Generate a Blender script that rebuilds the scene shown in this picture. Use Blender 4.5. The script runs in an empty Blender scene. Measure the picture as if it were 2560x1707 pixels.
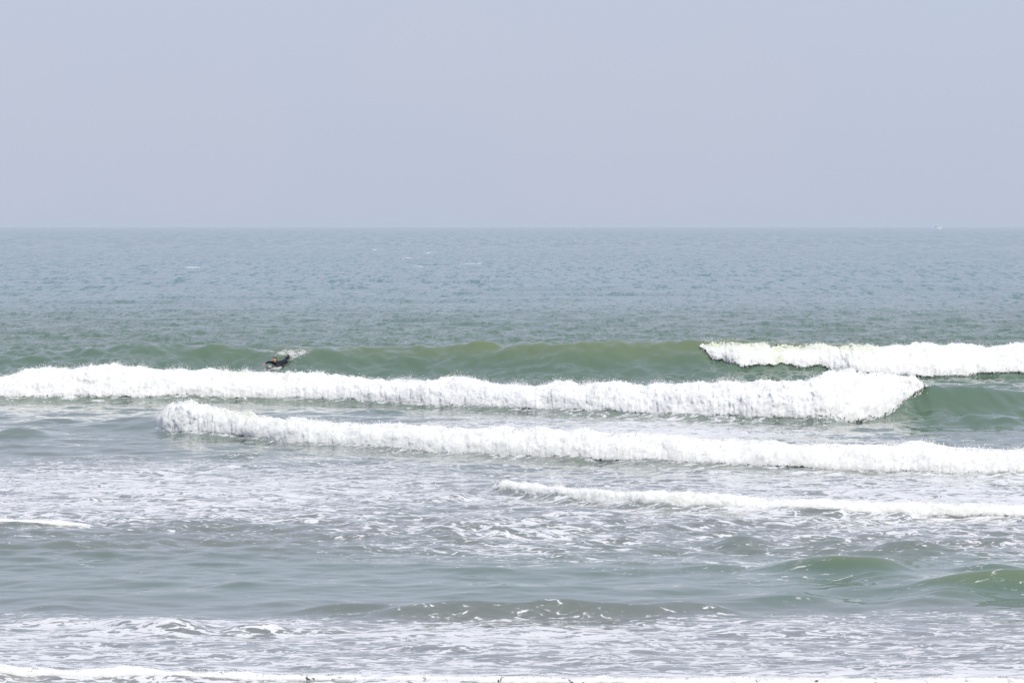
import bpy, math, random
import numpy as np
from mathutils import Vector, Matrix

sc = bpy.context.scene
C = sc.collection
R = math.radians
rng = np.random.default_rng(7)
random.seed(7)

# ------------------------------------------------------------------ camera
CAM_H = 6.5
FPX = 10667.0                      # 150 mm lens on a 36 mm wide sensor
cam_d = bpy.data.cameras.new('camera')
cam_d.lens = 150.0; cam_d.sensor_width = 36.0
cam_d.clip_start = 0.5; cam_d.clip_end = 80000.0
cam = bpy.data.objects.new('camera', cam_d); C.objects.link(cam)
HOR = 565.5                        # horizon row in the 2560 x 1707 photograph
pitch = math.atan((853.5 - HOR) / FPX)
cam.location = (0, 0, CAM_H)
cam.rotation_euler = (R(90) - pitch, 0, 0)
sc.camera = cam

# ------------------------------------------------------------------ sky, sun, exposure
SUN_EL, SUN_AZ = R(48), R(155)     # azimuth clockwise from +Y (out to sea): right, slightly behind the camera
world = bpy.data.worlds.new('World'); sc.world = world; world.use_nodes = True
nt = world.node_tree; nt.nodes.clear()
wo = nt.nodes.new('ShaderNodeOutputWorld'); bg = nt.nodes.new('ShaderNodeBackground')
sky = nt.nodes.new('ShaderNodeTexSky'); sky.sky_type = 'NISHITA'; sky.sun_disc = False
sky.sun_elevation = SUN_EL; sky.sun_rotation = SUN_AZ
sky.air_density = 1.0; sky.dust_density = 3.0; sky.ozone_density = 2.0
bg.inputs['Strength'].default_value = 0.10
mx = nt.nodes.new('ShaderNodeMix'); mx.data_type = 'RGBA'
SKY_FAC = 0.86
mx.inputs[0].default_value = SKY_FAC
nt.links.new(sky.outputs[0], mx.inputs[6])
wtc = nt.nodes.new('ShaderNodeTexCoord'); wns = nt.nodes.new('ShaderNodeTexNoise'); wns.inputs['Scale'].default_value = 9.0
wns.inputs['Detail'].default_value = 3; nt.links.new(wtc.outputs['Generated'], wns.inputs['Vector'])
wmp = nt.nodes.new('ShaderNodeMapRange'); wmp.inputs[1].default_value = 0.35; wmp.inputs[2].default_value = 0.65; nt.links.new(wns.outputs['Fac'], wmp.inputs[0])
veil_ = nt.nodes.new('ShaderNodeMix'); veil_.data_type = 'RGBA'; nt.links.new(wmp.outputs[0], veil_.inputs[0])
veil_.inputs[6].default_value = (5.66, 6.36, 7.82, 1); veil_.inputs[7].default_value = (5.92, 6.28, 7.80, 1)   # thin high haze over the blue
nt.links.new(veil_.outputs[2], mx.inputs[7])
nt.links.new(mx.outputs[2], bg.inputs['Color']); nt.links.new(bg.outputs[0], wo.inputs['Surface'])

sun_d = bpy.data.lights.new('sun', 'SUN'); sun_d.energy = 3.2; sun_d.angle = R(3.0); sun_d.color = (1.0, 0.955, 0.89)
sun = bpy.data.objects.new('sun', sun_d); C.objects.link(sun)
sdir = Vector((math.sin(SUN_AZ) * math.cos(SUN_EL), math.cos(SUN_AZ) * math.cos(SUN_EL), math.sin(SUN_EL)))
sun.rotation_euler = sdir.to_track_quat('Z', 'Y').to_euler(); sun.location = (60, -20, 120)
sc.view_settings.view_transform = 'Standard'; sc.view_settings.look = 'None'
sc.view_settings.gamma = 1.0; sc.view_settings.exposure = 0.0
sc.render.engine = 'CYCLES'
sc.cycles.use_denoising = True; sc.cycles.denoising_input_passes = 'RGB_ALBEDO_NORMAL'; sc.cycles.denoising_prefilter = 'ACCURATE'
sc.cycles.max_bounces = 6; sc.cycles.transparent_max_bounces = 24
sc.cycles.volume_bounces = 1

# ------------------------------------------------------------------ helpers
K = 2560.0 / 2352.0                # I measured the photograph at 2352 px width
def dist(y, z=0.0):                # photo row -> distance out to sea for a point at height z
    return FPX * (CAM_H - z) / (np.asarray(y, float) * K - HOR)
def xat(x, d): return (np.asarray(x, float) - 1176.0) * K / FPX * d
def zat(y, d): return CAM_H - (np.asarray(y, float) * K - HOR) * d / FPX
def prow(d): return (FPX * CAM_H / d + HOR) / K
def pcol(x, d): return x / d * FPX / K + 1176.0

def hash3(ix, iy, iz, seed):
    h = (ix * 374761393 + iy * 668265263 + iz * 2147483647 + seed * 1274126177) & 0xffffffff
    h = ((h ^ (h >> 13)) * 1274126177) & 0xffffffff
    h = ((h ^ (h >> 16)) * 2246822519) & 0xffffffff
    return (h ^ (h >> 15))
def perlin(x, y, z, seed=0):
    x0 = np.floor(x); y0 = np.floor(y); z0 = np.floor(z)
    fx = x - x0; fy = y - y0; fz = z - z0
    ix = x0.astype(np.int64); iy = y0.astype(np.int64); iz = z0.astype(np.int64)
    u = fx*fx*fx*(fx*(fx*6-15)+10); v = fy*fy*fy*(fy*(fy*6-15)+10); w = fz*fz*fz*(fz*(fz*6-15)+10)
    out = 0
    for dx in (0, 1):
        wx = u if dx else 1-u
        for dy in (0, 1):
            wy = v if dy else 1-v
            for dz in (0, 1):
                wz = w if dz else 1-w
                h = hash3(ix+dx, iy+dy, iz+dz, seed)
                gx = (h & 1023)/511.5-1; gy = ((h >> 10) & 1023)/511.5-1; gz = ((h >> 20) & 1023)/511.5-1
                out = out + wx*wy*wz*(gx*(fx-dx)+gy*(fy-dy)+gz*(fz-dz))
    return out*1.3
def fbm(x, y, z, octs=5, gain=0.55, seed=0, ridged=False):
    a = 1.0; s = 0; n = 0
    for i in range(octs):
        p = perlin(x, y, z, seed+i*17)
        if ridged: p = 1-2*np.abs(p)*1.6
        s = s+a*p; n += a; a *= gain
        x = x*2.03+5.3; y = y*2.03+1.7; z = z*2.03+9.1
    return s/n
def sstep(a, b, x):
    t = np.clip((x-a)/(b-a), 0, 1); return t*t*(3-2*t)
def interp(x, xs, ys):             # smooth monotone-ish interpolation
    xs = np.asarray(xs, float); ys = np.asarray(ys, float)
    m = np.gradient(ys, xs)
    i = np.clip(np.searchsorted(xs, x)-1, 0, len(xs)-2)
    h = xs[i+1]-xs[i]; t = np.clip((x-xs[i])/h, 0, 1)
    t2 = t*t; t3 = t2*t
    return (2*t3-3*t2+1)*ys[i]+(t3-2*t2+t)*h*m[i]+(-2*t3+3*t2)*ys[i+1]+(t3-t2)*h*m[i+1]

def mesh_np(name, V, F, mat=None, parent=None, smooth=True, attrs=None):
    me = bpy.data.meshes.new(name)
    V = np.ascontiguousarray(V, dtype=np.float32); F = np.ascontiguousarray(F, dtype=np.int32)
    k = F.shape[1]
    me.vertices.add(len(V)); me.vertices.foreach_set('co', V.ravel())
    me.loops.add(F.size); me.loops.foreach_set('vertex_index', F.ravel())
    me.polygons.add(len(F)); me.polygons.foreach_set('loop_start', np.arange(0, F.size, k, dtype=np.int32))
    me.update(calc_edges=True)
    me.polygons.foreach_set('use_smooth', np.full(len(F), smooth, dtype=bool))
    for n, a in (attrs or {}).items():
        at = me.attributes.new(n, 'FLOAT', 'POINT'); at.data.foreach_set('value', np.ascontiguousarray(a, dtype=np.float32).ravel())
    if mat: me.materials.append(mat)
    o = bpy.data.objects.new(name, me); C.objects.link(o)
    if parent: o.parent = parent
    return o
def grid_faces(nr, nc):
    i = np.arange(nr-1)[:, None]*nc+np.arange(nc-1)[None, :]
    return np.stack([i, i+1, i+nc+1, i+nc], -1).reshape(-1, 4)
def tag(o, label=None, cat=None, group=None, kind=None):
    if label: o['label'] = label
    if cat: o['category'] = cat
    if group: o['group'] = group
    if kind: o['kind'] = kind
    return o
def empty(name, loc):
    o = bpy.data.objects.new(name, None); o.location = loc; o.empty_display_size = 0.2; C.objects.link(o); return o

class NG:                          # tiny node-graph writer
    def __init__(self, name):
        self.m = bpy.data.materials.new(name); self.m.use_nodes = True
        self.t = self.m.node_tree; self.t.nodes.clear()
        self.out = self.n('ShaderNodeOutputMaterial')
    def n(self, t, **kw):
        nd = self.t.nodes.new(t)
        for k, v in kw.items(): setattr(nd, k, v)
        return nd
    def l(self, a, b): self.t.links.new(a, b)
    def put(self, s, v):
        if isinstance(v, bpy.types.NodeSocket): self.l(v, s)
        else: s.default_value = v
    def math(self, op, a, b=0.0, c=0.0, clamp=False):
        nd = self.n('ShaderNodeMath', operation=op, use_clamp=clamp)
        for i, v in enumerate((a, b, c)): self.put(nd.inputs[i], v)
        return nd.outputs[0]
    def vm(self, op, a, b=None, s=None):
        nd = self.n('ShaderNodeVectorMath', operation=op)
        self.put(nd.inputs[0], a)
        if b is not None: self.put(nd.inputs[1], b)
        if s is not None: self.put(nd.inputs['Scale'], s)
        return nd.outputs[0]
    def ss(self, v, a, b, lo=0.0, hi=1.0):
        nd = self.n('ShaderNodeMapRange', interpolation_type='SMOOTHSTEP')
        for i, q in enumerate((v, a, b, lo, hi)): self.put(nd.inputs[i], q)
        return nd.outputs[0]
    def mix(self, f, a, b):
        nd = self.n('ShaderNodeMix', data_type='RGBA'); self.put(nd.inputs[0], f)
        for i, v in ((6, a), (7, b)):
            self.put(nd.inputs[i], v if isinstance(v, bpy.types.NodeSocket) or len(v) == 4 else (*v, 1))
        return nd.outputs[2]
    def attr(self, name):
        nd = self.n('ShaderNodeAttribute', attribute_name=name); return nd.outputs['Fac']
    def noise(self, vec, scale, detail=4, rough=0.55, dist=0.0, lac=2.0):
        nd = self.n('ShaderNodeTexNoise'); self.put(nd.inputs['Vector'], vec)
        nd.inputs['Scale'].default_value = scale; nd.inputs['Detail'].default_value = detail
        nd.inputs['Roughness'].default_value = rough; nd.inputs['Distortion'].default_value = dist
        nd.inputs['Lacunarity'].default_value = lac
        return nd

def simple_mat(name, col, rough=0.6, spec=0.4, var=0.12, scale=6.0):
    g = NG(name); p = g.n('ShaderNodeBsdfPrincipled')
    tc = g.n('ShaderNodeTexCoord'); ns = g.noise(tc.outputs['Object'], scale, 5)
    f = g.ss(ns.outputs['Fac'], 0.3, 0.7)
    c = g.mix(f, tuple(v*(1-var) for v in col), tuple(min(1, v*(1+var)) for v in col))
    g.l(c, p.inputs['Base Color']); p.inputs['Roughness'].default_value = rough
    p.inputs['Specular IOR Level'].default_value = spec
    g.l(p.outputs[0], g.out.inputs['Surface']); return g.m

# ------------------------------------------------------------------ water material
def water_material():
    g = NG('sea_water')
    pos = g.n('ShaderNodeNewGeometry').outputs['Position']
    nrm = g.n('ShaderNodeNewGeometry').outputs['Normal']
    sep = g.n('ShaderNodeSeparateXYZ'); g.l(pos, sep.inputs[0])
    Y = sep.outputs['Y']
    # ripples as slope noise (kept in world space)
    def slope(scx, scy, detail, rough, seed, w=0.35):
        v = g.vm('ADD', g.vm('MULTIPLY', pos, (scx, scy, 0.0)), (seed, seed*1.7, 0))
        return g.vm('SUBTRACT', g.noise(v, 1.0, detail, rough, w).outputs['Color'], (0.5, 0.5, 0.5))
    near = slope(1.6, 1.1, 6, 0.70, 3.1, 0.4)
    fa = slope(2.6, 0.55, 4, 0.70, 11.3, 0.0); fb_ = slope(1.0, 0.11, 4, 0.72, 5.7, 0.0); fc_ = slope(0.34, 0.020, 4, 0.75, 8.9, 0.0)
    wfar = g.ss(Y, 175.0, 235.0)
    rip = g.attr('ripple')
    s1 = g.vm('SCALE', near, s=g.math('MULTIPLY', rip, g.math('SUBTRACT', 1.0, g.math('MULTIPLY', wfar, 0.35))))
    wb = g.ss(Y, 260.0, 520.0); wc = g.ss(Y, 800.0, 1700.0)
    far = g.vm('ADD', g.vm('SCALE', fa, s=g.math('SUBTRACT', 1.0, wb)), g.vm('SCALE', fb_, s=g.math('MULTIPLY', wb, g.math('SUBTRACT', 1.0, wc))))
    far = g.vm('ADD', far, g.vm('SCALE', fc_, s=wc))
    s2 = g.vm('SCALE', far, s=g.math('MULTIPLY', wfar, 1.35))
    sl = g.vm('MULTIPLY', g.vm('ADD', s1, s2), (0.55, 1.15, 0.0))
    sl = g.vm('ADD', sl, g.n('ShaderNodeCombineXYZ').outputs[0])
    bias = g.n('ShaderNodeCombineXYZ'); g.l(g.math('MULTIPLY', wfar, -0.022), bias.inputs['Y'])
    N = g.vm('NORMALIZE', g.vm('ADD', g.vm('ADD', nrm, sl), bias.outputs[0]))
    # body colour: clearer green outside, sandy grey-mauve towards the beach
    deep = (0.080, 0.175, 0.200); green = (0.085, 0.140, 0.095); sand = (0.180, 0.182, 0.184)
    big = g.noise(g.vm('MULTIPLY', pos, (0.03, 0.05, 0.0)), 1.0, 4).outputs['Fac']
    c1 = g.mix(g.ss(Y, 200.0, 520.0), green, deep)
    body = g.mix(g.attr('sandy'), c1, sand)
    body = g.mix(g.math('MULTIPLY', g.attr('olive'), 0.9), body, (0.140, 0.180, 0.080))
    body = g.mix(g.ss(big, 0.35, 0.7, 0.0, 0.25), body, (0.09, 0.15, 0.13))
    p = g.n('ShaderNodeBsdfPrincipled'); g.l(body, p.inputs['Base Color'])
    p.inputs['IOR'].default_value = 1.333; p.inputs['Roughness'].default_value = 0.07
    g.l(g.math('ADD', 0.05, g.math('MULTIPLY', wfar, 0.06)), p.inputs['Roughness'])
    g.l(N, p.inputs['Normal'])
    # floating foam
    fd = g.math('SUBTRACT', g.attr('foam'), 0.055)
    wv = g.noise(g.vm('MULTIPLY', pos, (0.55, 0.9, 0)), 1.0, 4).outputs['Color']
    wp = g.vm('ADD', g.vm('MULTIPLY', pos, (1.1, 1.9, 0)), g.vm('SCALE', g.vm('SUBTRACT', wv, (0.5, 0.5, 0.5)), s=2.2))
    fb = g.noise(wp, 1.7, 8, 0.68, 0.7).outputs['Fac']
    rg = g.noise(g.vm('ADD', wp, (31, 7, 0)), 1.3, 5, 0.55, 1.2).outputs['Fac']
    ridge = g.math('SUBTRACT', 1.0, g.math('MULTIPLY', g.math('ABSOLUTE', g.math('SUBTRACT', rg, 0.5)), 7.0))
    vo = g.n('ShaderNodeTexVoronoi', feature='DISTANCE_TO_EDGE'); g.l(wp, vo.inputs['Vector']); vo.inputs['Scale'].default_value = 2.6
    lace = g.math('SUBTRACT', 1.0, g.math('MULTIPLY', vo.outputs['Distance'], 4.5))
    fbn = g.ss(fb, 0.28, 0.72)
    v = g.math('ADD', g.math('MULTIPLY', fbn, 0.52), g.math('ADD', g.math('MULTIPLY', g.math('MAXIMUM', ridge, 0), 0.32), g.math('MULTIPLY', g.math('MAXIMUM', lace, 0), 0.18)))
    thr = g.math('SUBTRACT', 1.0, fd)
    mask = g.ss(v, g.math('SUBTRACT', thr, 0.035), g.math('ADD', thr, 0.060))
    veil = g.math('MULTIPLY', g.ss(v, g.math('SUBTRACT', thr, 0.40), g.math('ADD', thr, 0.10)), 0.14)
    veil = g.math('MULTIPLY', veil, g.ss(fd, 0.05, 0.4))
    mm = g.math('MULTIPLY', g.math('MAXIMUM', g.math('MULTIPLY', mask, 0.90), veil), g.ss(fd, 0.03, 0.18))
    d = g.n('ShaderNodeBsdfPrincipled'); fc = g.noise(pos, 9.0, 4, 0.7).outputs['Fac']
    g.l(g.mix(fc, (0.64, 0.64, 0.66), (0.79, 0.79, 0.81)), d.inputs['Base Color'])
    d.inputs['Roughness'].default_value = 0.55; d.inputs['Specular IOR Level'].default_value = 0.3
    bmp = g.n('ShaderNodeBump'); bmp.inputs['Distance'].default_value = 0.02; bmp.inputs['Strength'].default_value = 0.5
    g.l(fc, bmp.inputs['Height']); g.l(bmp.outputs[0], d.inputs['Normal'])
    ms = g.n('ShaderNodeMixShader'); g.l(mm, ms.inputs[0]); g.l(p.outputs[0], ms.inputs[1]); g.l(d.outputs[0], ms.inputs[2])
    g.l(ms.outputs[0], g.out.inputs['Surface'])
    return g.m

def foam_material():
    g = NG('whitewater_foam')
    pos = g.n('ShaderNodeNewGeometry').outputs['Position']
    tint = g.attr('tint'); edge = g.attr('edge')
    n1 = g.noise(pos, 3.2, 7, 0.68, 0.4).outputs['Fac']
    n2 = g.noise(g.vm('MULTIPLY', pos, (1, 1, 0.45)), 9.0, 7, 0.7, 0.3).outputs['Fac']
    tf = g.math('MULTIPLY', tint, g.ss(n1, 0.36, 0.60))
    col = g.mix(g.ss(n2, 0.3, 0.72), (0.69, 0.70, 0.705), (0.87, 0.87, 0.865))
    col = g.mix(tf, col, (0.58, 0.62, 0.46))
    p = g.n('ShaderNodeBsdfPrincipled'); g.l(col, p.inputs['Base Color'])
    p.inputs['Roughness'].default_value = 0.8; p.inputs['Specular IOR Level'].default_value = 0.15
    p.inputs['Subsurface Weight'].default_value = 0.8; p.inputs['Subsurface Radius'].default_value = (1, 1, 1); p.inputs['Subsurface Scale'].default_value = 0.10
    bmp = g.n('ShaderNodeBump'); bmp.inputs['Distance'].default_value = 0.04; bmp.inputs['Strength'].default_value = 0.22
    g.l(g.math('ADD', n2, n1), bmp.inputs['Height']); # foam scatters light like a cloud, so its shading is softer than its surface
    nb_ = g.vm('NORMALIZE', g.vm('ADD', bmp.outputs[0], (0.05, -0.22, 0.40))); g.l(nb_, p.inputs['Normal'])
    tl = g.n('ShaderNodeBsdfTranslucent'); g.l(col, tl.inputs['Color'])
    m1 = g.n('ShaderNodeMixShader'); m1.inputs[0].default_value = 0.08
    g.l(p.outputs[0], m1.inputs[1]); g.l(tl.outputs[0], m1.inputs[2])
    tr = g.n('ShaderNodeBsdfTransparent')
    nn = g.noise(pos, 7.0, 7, 0.75, 0.5).outputs['Fac']
    nn = g.math('ADD', g.math('MULTIPLY', nn, 0.6), g.math('MULTIPLY', n1, 0.4))
    a = g.ss(g.math('ADD', g.ss(nn, 0.34, 0.66), g.math('SUBTRACT', g.math('MULTIPLY', edge, -1.1), 0.0)), -0.10, 0.02)
    m2 = g.n('ShaderNodeMixShader'); g.l(a, m2.inputs[0]); g.l(tr.outputs[0], m2.inputs[1]); g.l(m1.outputs[0], m2.inputs[2])
    g.l(m2.outputs[0], g.out.inputs['Surface'])
    return g.m
def spray_material():
    g = NG('spray_drops'); p = g.n('ShaderNodeBsdfPrincipled')
    ns = g.noise(g.n('ShaderNodeNewGeometry').outputs['Position'], 5.0, 3).outputs['Fac']
    g.l(g.mix(ns, (0.94, 0.94, 0.94), (0.98, 0.98, 0.98)), p.inputs['Base Color'])
    p.inputs['Roughness'].default_value = 0.5
    tl = g.n('ShaderNodeBsdfTranslucent'); tl.inputs['Color'].default_value = (0.93, 0.93, 0.93, 1)
    m1 = g.n('ShaderNodeMixShader'); m1.inputs[0].default_value = 0.4
    g.l(p.outputs[0], m1.inputs[1]); g.l(tl.outputs[0], m1.inputs[2]); g.l(m1.outputs[0], g.out.inputs['Surface'])
    return g.m
M_WATER = water_material(); M_FOAM = foam_material(); M_SPRAY = spray_material()

# ------------------------------------------------------------------ wind waves (periodic patches)
def fft_patch(L, N, seed, lmin, lmax, spread, kp):
    r = np.random.default_rng(seed)
    k1 = np.fft.fftfreq(N, L/N)*2*np.pi
    kx, ky = np.meshgrid(k1, k1[:N//2+1], indexing='ij')   # axis0 = x, axis1 = y
    k = np.sqrt(kx*kx+ky*ky); k[0, 0] = 1e9
    lam = 2*np.pi/k
    P = k**(-kp)*np.exp(-(lam/lmax)**2)*sstep(lmin*0.7, lmin*1.3, lam)
    P *= (np.abs(ky)/k)**spread
    S = np.sqrt(P)*(r.normal(size=k.shape)+1j*r.normal(size=k.shape))
    h = np.fft.irfft2(S, s=(N, N))
    gy = np.gradient(h, L/N, axis=1)
    return (h/np.std(gy)).astype(np.float32)    # normalised: rms slope in y = 1
def samp(P, L, x, y):
    N = P.shape[0]
    fx = (x/L*N); fy = (y/L*N)
    ix = np.floor(fx).astype(np.int64); iy = np.floor(fy).astype(np.int64)
    tx = (fx-ix); ty = (fy-iy)
    ix %= N; iy %= N; jx = (ix+1) % N; jy = (iy+1) % N
    return P[ix, iy]*(1-tx)*(1-ty)+P[jx, iy]*tx*(1-ty)+P[ix, jy]*(1-tx)*ty+P[jx, jy]*tx*ty
P_small = fft_patch(61.0, 1024, 5, 0.40, 1.6, 0.8, 4.0)
P_mid = fft_patch(143.0, 1024, 6, 1.3, 5.0, 1.2, 4.0)
P_big = fft_patch(410.0, 1024, 8, 7.0, 30.0, 5.0, 4.0)

# ------------------------------------------------------------------ waves: outlines read off the photograph, turned into metres
# foam table rows: x, top row, bottom row
W1 = [(1600,788,790),(1612,787,796),(1624,788,814),(1634,788,829),(1646,789,822),(1658,789,831),(1675,790,834),(1698,790,843),(1722,790,836),(1745,790,840),(1766,790,836),(1786,790,832),(1804,790,835),(1826,790,841),(1850,790,838),(1872,791,836),(1890,791,846),(1915,791,858),(1960,791,861),(2000,794,862),(2040,793,864),(2120,792,863),(2200,796,862),(2352,794,862),(2700,796,862),(2950,799,850),(3150,801,826),(3250,804,808)]
W2 = [(-350,862,921),(0,862,920),(60,857,922),(150,849,925),(230,845,924),(300,848,920),(350,852,921),(450,852,923),(550,857,929),(620,860,922),(680,862,914),(720,864,921),(800,868,922),(850,872,928),(950,876,934),(1000,877,941),(1060,871,944),(1110,881,943),(1230,884,942),(1270,883,950),(1400,885,955),(1550,884,962),(1650,884,968),(1750,880,972),(1850,878,971),(1900,871,970),(1950,861,968,143.3),(2000,860,963,143.7),(2036,862,950,144.1),(2058,865,932,144.3),(2090,868,908,144.6),(2115,875,892,144.8),(2140,882,886,145.0)]
W3 = [(362,966,972,135.8),(375,940,992,135.4),(400,929,999),(440,930,1001),(480,937,999),(520,949,999),(600,960,1010),(650,965,1030),(700,969,1032),(800,978,1027),(900,982,1030),(1000,985,1044),(1150,989,1052),(1300,992,1058),(1400,998,1060),(1450,1000,1060),(1520,1003,1072),(1650,1014,1077),(1750,1018,1077),(1810,1024,1072),(1900,1027,1081),(2050,1024,1090),(2100,1023,1092),(2200,1032,1093),(2352,1037,1096),(2700,1042,1104),(3000,1056,1106),(3200,1078,1102),(3300,1092,1098)]
W4 = [(1128,1117,1119),(1150,1108,1126),(1200,1111,1143),(1300,1123,1146),(1350,1127,1159),(1450,1129,1168),(1550,1131,1172),(1600,1134,1177),(1650,1138,1174),(1750,1146,1178),(1900,1152,1180),(2000,1156,1186),(2150,1158,1185),(2200,1160,1181),(2352,1162,1187),(2700,1166,1190)]
W5 = [(-300,1189,1210),(0,1192,1209),(40,1194,1212),(90,1195,1211),(150,1199,1208),(200,1203,1207)]
W6 = [(-300,1534,1562),(0,1530,1549),(30,1534,1558),(120,1541,1562),(200,1539,1565),(280,1532,1567),(330,1538,1562),(420,1544,1561),(520,1547,1564),(640,1551,1566),(800,1554,1568),(1000,1556,1570),(1200,1558,1573),(1500,1561,1577),(2000,1562,1586),(2700,1563,1588)]

class Wave:
    def __init__(s, tab, lean, zb=0.03, sig=3.0):
        ov = np.array([r[3] if len(r) > 3 else np.nan for r in tab])
        t = np.array([r[:3] for r in tab], float); s.t = t; s.ov = ov
        s.d = dist(t[:, 2], zb)
        x0 = xat(t[:, 0], np.where(np.isnan(ov), s.d, ov))      # the front is a smooth line on the water; its rise and fall makes the notches
        wgt = np.gradient(x0)[None]*np.exp(-0.5*((x0[:, None]-x0[None])/sig)**2)*np.isnan(ov)[None]
        lin = []
        for i_ in range(len(x0)):
            A_ = np.stack([np.ones_like(x0), x0-x0[i_]], 1)*np.sqrt(np.abs(wgt[i_]))[:, None]
            lin.append(np.linalg.lstsq(A_, s.d*np.sqrt(np.abs(wgt[i_])), rcond=None)[0][0])
        s.d = np.where(np.isnan(ov), np.array(lin)-.25, s.d)
        s.x = xat(t[:, 0], np.where(np.isnan(ov), s.d, ov)); s.dt = s.d+lean*np.clip((t[:, 2]-t[:, 1])/40.0, 0.08, 1.5)
        s.dt = np.where(np.isnan(ov), s.dt, ov)
        s.z = zat(t[:, 1], s.dt); s.zb = zb; s.rows = t[:, 2]
        o = np.argsort(s.x); s.x, s.d, s.dt, s.z = s.x[o], s.d[o], s.dt[o], s.z[o]
    def _s(s, x, ys): return sum(k*interp(x+o, s.x, ys) for o, k in ((-.3, .1), (-.15, .2), (0, .4), (.15, .2), (.3, .1)))
    def toe(s, x): return s._s(x, s.d)
    def top(s, x): return s._s(x, s.dt), s._s(x, s.z)
w2 = Wave(W2, 0.9); w3 = Wave(W3, 0.8); w4 = Wave(W4, 0.35, sig=2.0); w5 = Wave(W5, 0.3, sig=1.2); w6 = Wave(W6, 0.25, sig=1.2)

# swell ridges of the water sheet: (crest points (x, row, height m), front width, back width, front power)
def ridge_pts(pts, jag=0):
    p = np.array(pts, float); d = FPX*(CAM_H-p[:, 2])/(p[:, 1]*K-HOR); return xat(p[:, 0], d), d, p[:, 2]
R1 = ridge_pts([(-700,812,0.70),(-200,808,0.78),(0,805,0.92),(250,798,1.10),(500,799,1.08),(620,803,1.02),(750,796,1.18),(900,796,1.18),(1100,790,1.32),(1300,787,1.42),(1620,787,1.44),(2000,792,1.36),(2352,797,1.28),(2900,798,1.2)])
R2b = ridge_pts([(2130,882,1.14),(2200,888,1.02),(2352,897,0.80),(2600,900,0.6),(2900,900,0.5)])
def from_foam(w, k, back=0.35):
    return w.x, w.dt+back, np.maximum(w.z-k, 0.02)*0.93
RIDGES = []
def add_ridge(pts, wf, wb, pw=1.5, fade=None, trough=0.10, lump=0.0): RIDGES.append((pts, wf, wb, pw, fade, trough, lump))
add_ridge(R1, lambda x: 2.6+1.9*sstep(-11, -21, x), 7.0, 1.55, None, 0.12, 0.06)
x2, d2, z2 = from_foam(w2, 0.10)
n_l = w2.x < xat(2120, 145)
xr, dr, zr = R2b
add_ridge((np.r_[x2[n_l], xr], np.r_[d2[n_l], dr+0.1], np.r_[z2[n_l], zr]), 1.35, 5.0, 1.5, None, 0.06)
x3, d3, z3 = from_foam(w3, 0.08)
add_ridge((np.r_[xat([-400, 150, 300], 133), x3], np.r_[137.5, 136.6, 136.2, d3], np.r_[0.0, 0.10, 0.26, np.maximum(z3, 0.40*(x3 < x3[0]+.6))]), 1.1, 4.0, 1.4, None, 0.06)
x4, d4, z4 = from_foam(w4, 0.05, 0.2)
add_ridge((np.r_[xat([900, 1040], 101), x4], np.r_[102.0, 101.6, d4], np.r_[0.0, 0.10, z4]), 0.6, 2.2, 1.4)
x5, d5, z5 = from_foam(w5, 0.03, 0.1)
add_ridge((np.r_[x5, xat([420, 700, 1000, 1300], 92)], np.r_[d5, 92.6, 92.2, 91.8, 91.0], np.r_[z5, 0.12, 0.06, 0.10, 0.0]), 0.5, 2.0, 1.4)
x6, d6, z6 = from_foam(w6, 0.03, 0.1)
add_ridge((x6, d6, z6), 0.4, 1.5, 1.4)

# free-standing bumps: x centre, crest row, half width (photo px), height m, front width m
BUMPS = [(45,984,60,0.24,0.9),(290,968,90,0.20,1.0),(120,962,60,0.15,0.8),(1020,1209,45,0.17,0.45),(1155,1208,55,0.17,0.5),(845,1206,45,0.13,0.5),
 (1250,1214,60,0.10,0.5),(1700,1236,70,0.12,0.5),(1930,1243,80,0.12,0.5),(2110,1247,90,0.14,0.5),(2260,1258,60,0.10,0.4),(1500,1240,60,0.09,0.4),
 (1850,1290,100,0.24,0.6),(1990,1293,110,0.25,0.6),(2290,1292,90,0.16,0.5),
 (2340,1317,270,0.35,0.65),(2040,1328,80,0.12,0.6),
 (1810,1368,130,0.12,0.5),(2150,1374,100,0.11,0.45),
 (650,1386,70,0.07,0.4),(800,1387,120,0.17,0.3),(1000,1388,150,0.21,0.32),(1200,1388,150,0.21,0.32),(1400,1387,170,0.22,0.32),(1590,1390,110,0.16,0.3),
 (120,1392,70,0.07,0.4),(180,1370,80,0.05,0.4),(520,1291,50,0.06,0.3),(330,1278,60,0.05,0.3),(1160,1352,90,0.05,0.4),(540,1345,60,0.06,0.4),
 (400,1421,70,0.20,0.3),(300,1426,70,0.10,0.35),(590,1427,90,0.17,0.3),(740,1436,80,0.08,0.35),(90,1419,70,0.07,0.3),
 (1160,1040,80,0.06,0.4),(620,1078,50,0.07,0.4),(700,936,50,0.10,0.6),(860,942,70,0.12,0.7),(560,1042,60,0.10,0.5),(720,1078,60,0.05,0.4),
 (1320,1272,60,0.07,0.4),(1450,1290,70,0.07,0.4),(1640,1300,90,0.10,0.5),(2200,1366,80,0.10,0.4)]

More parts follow.
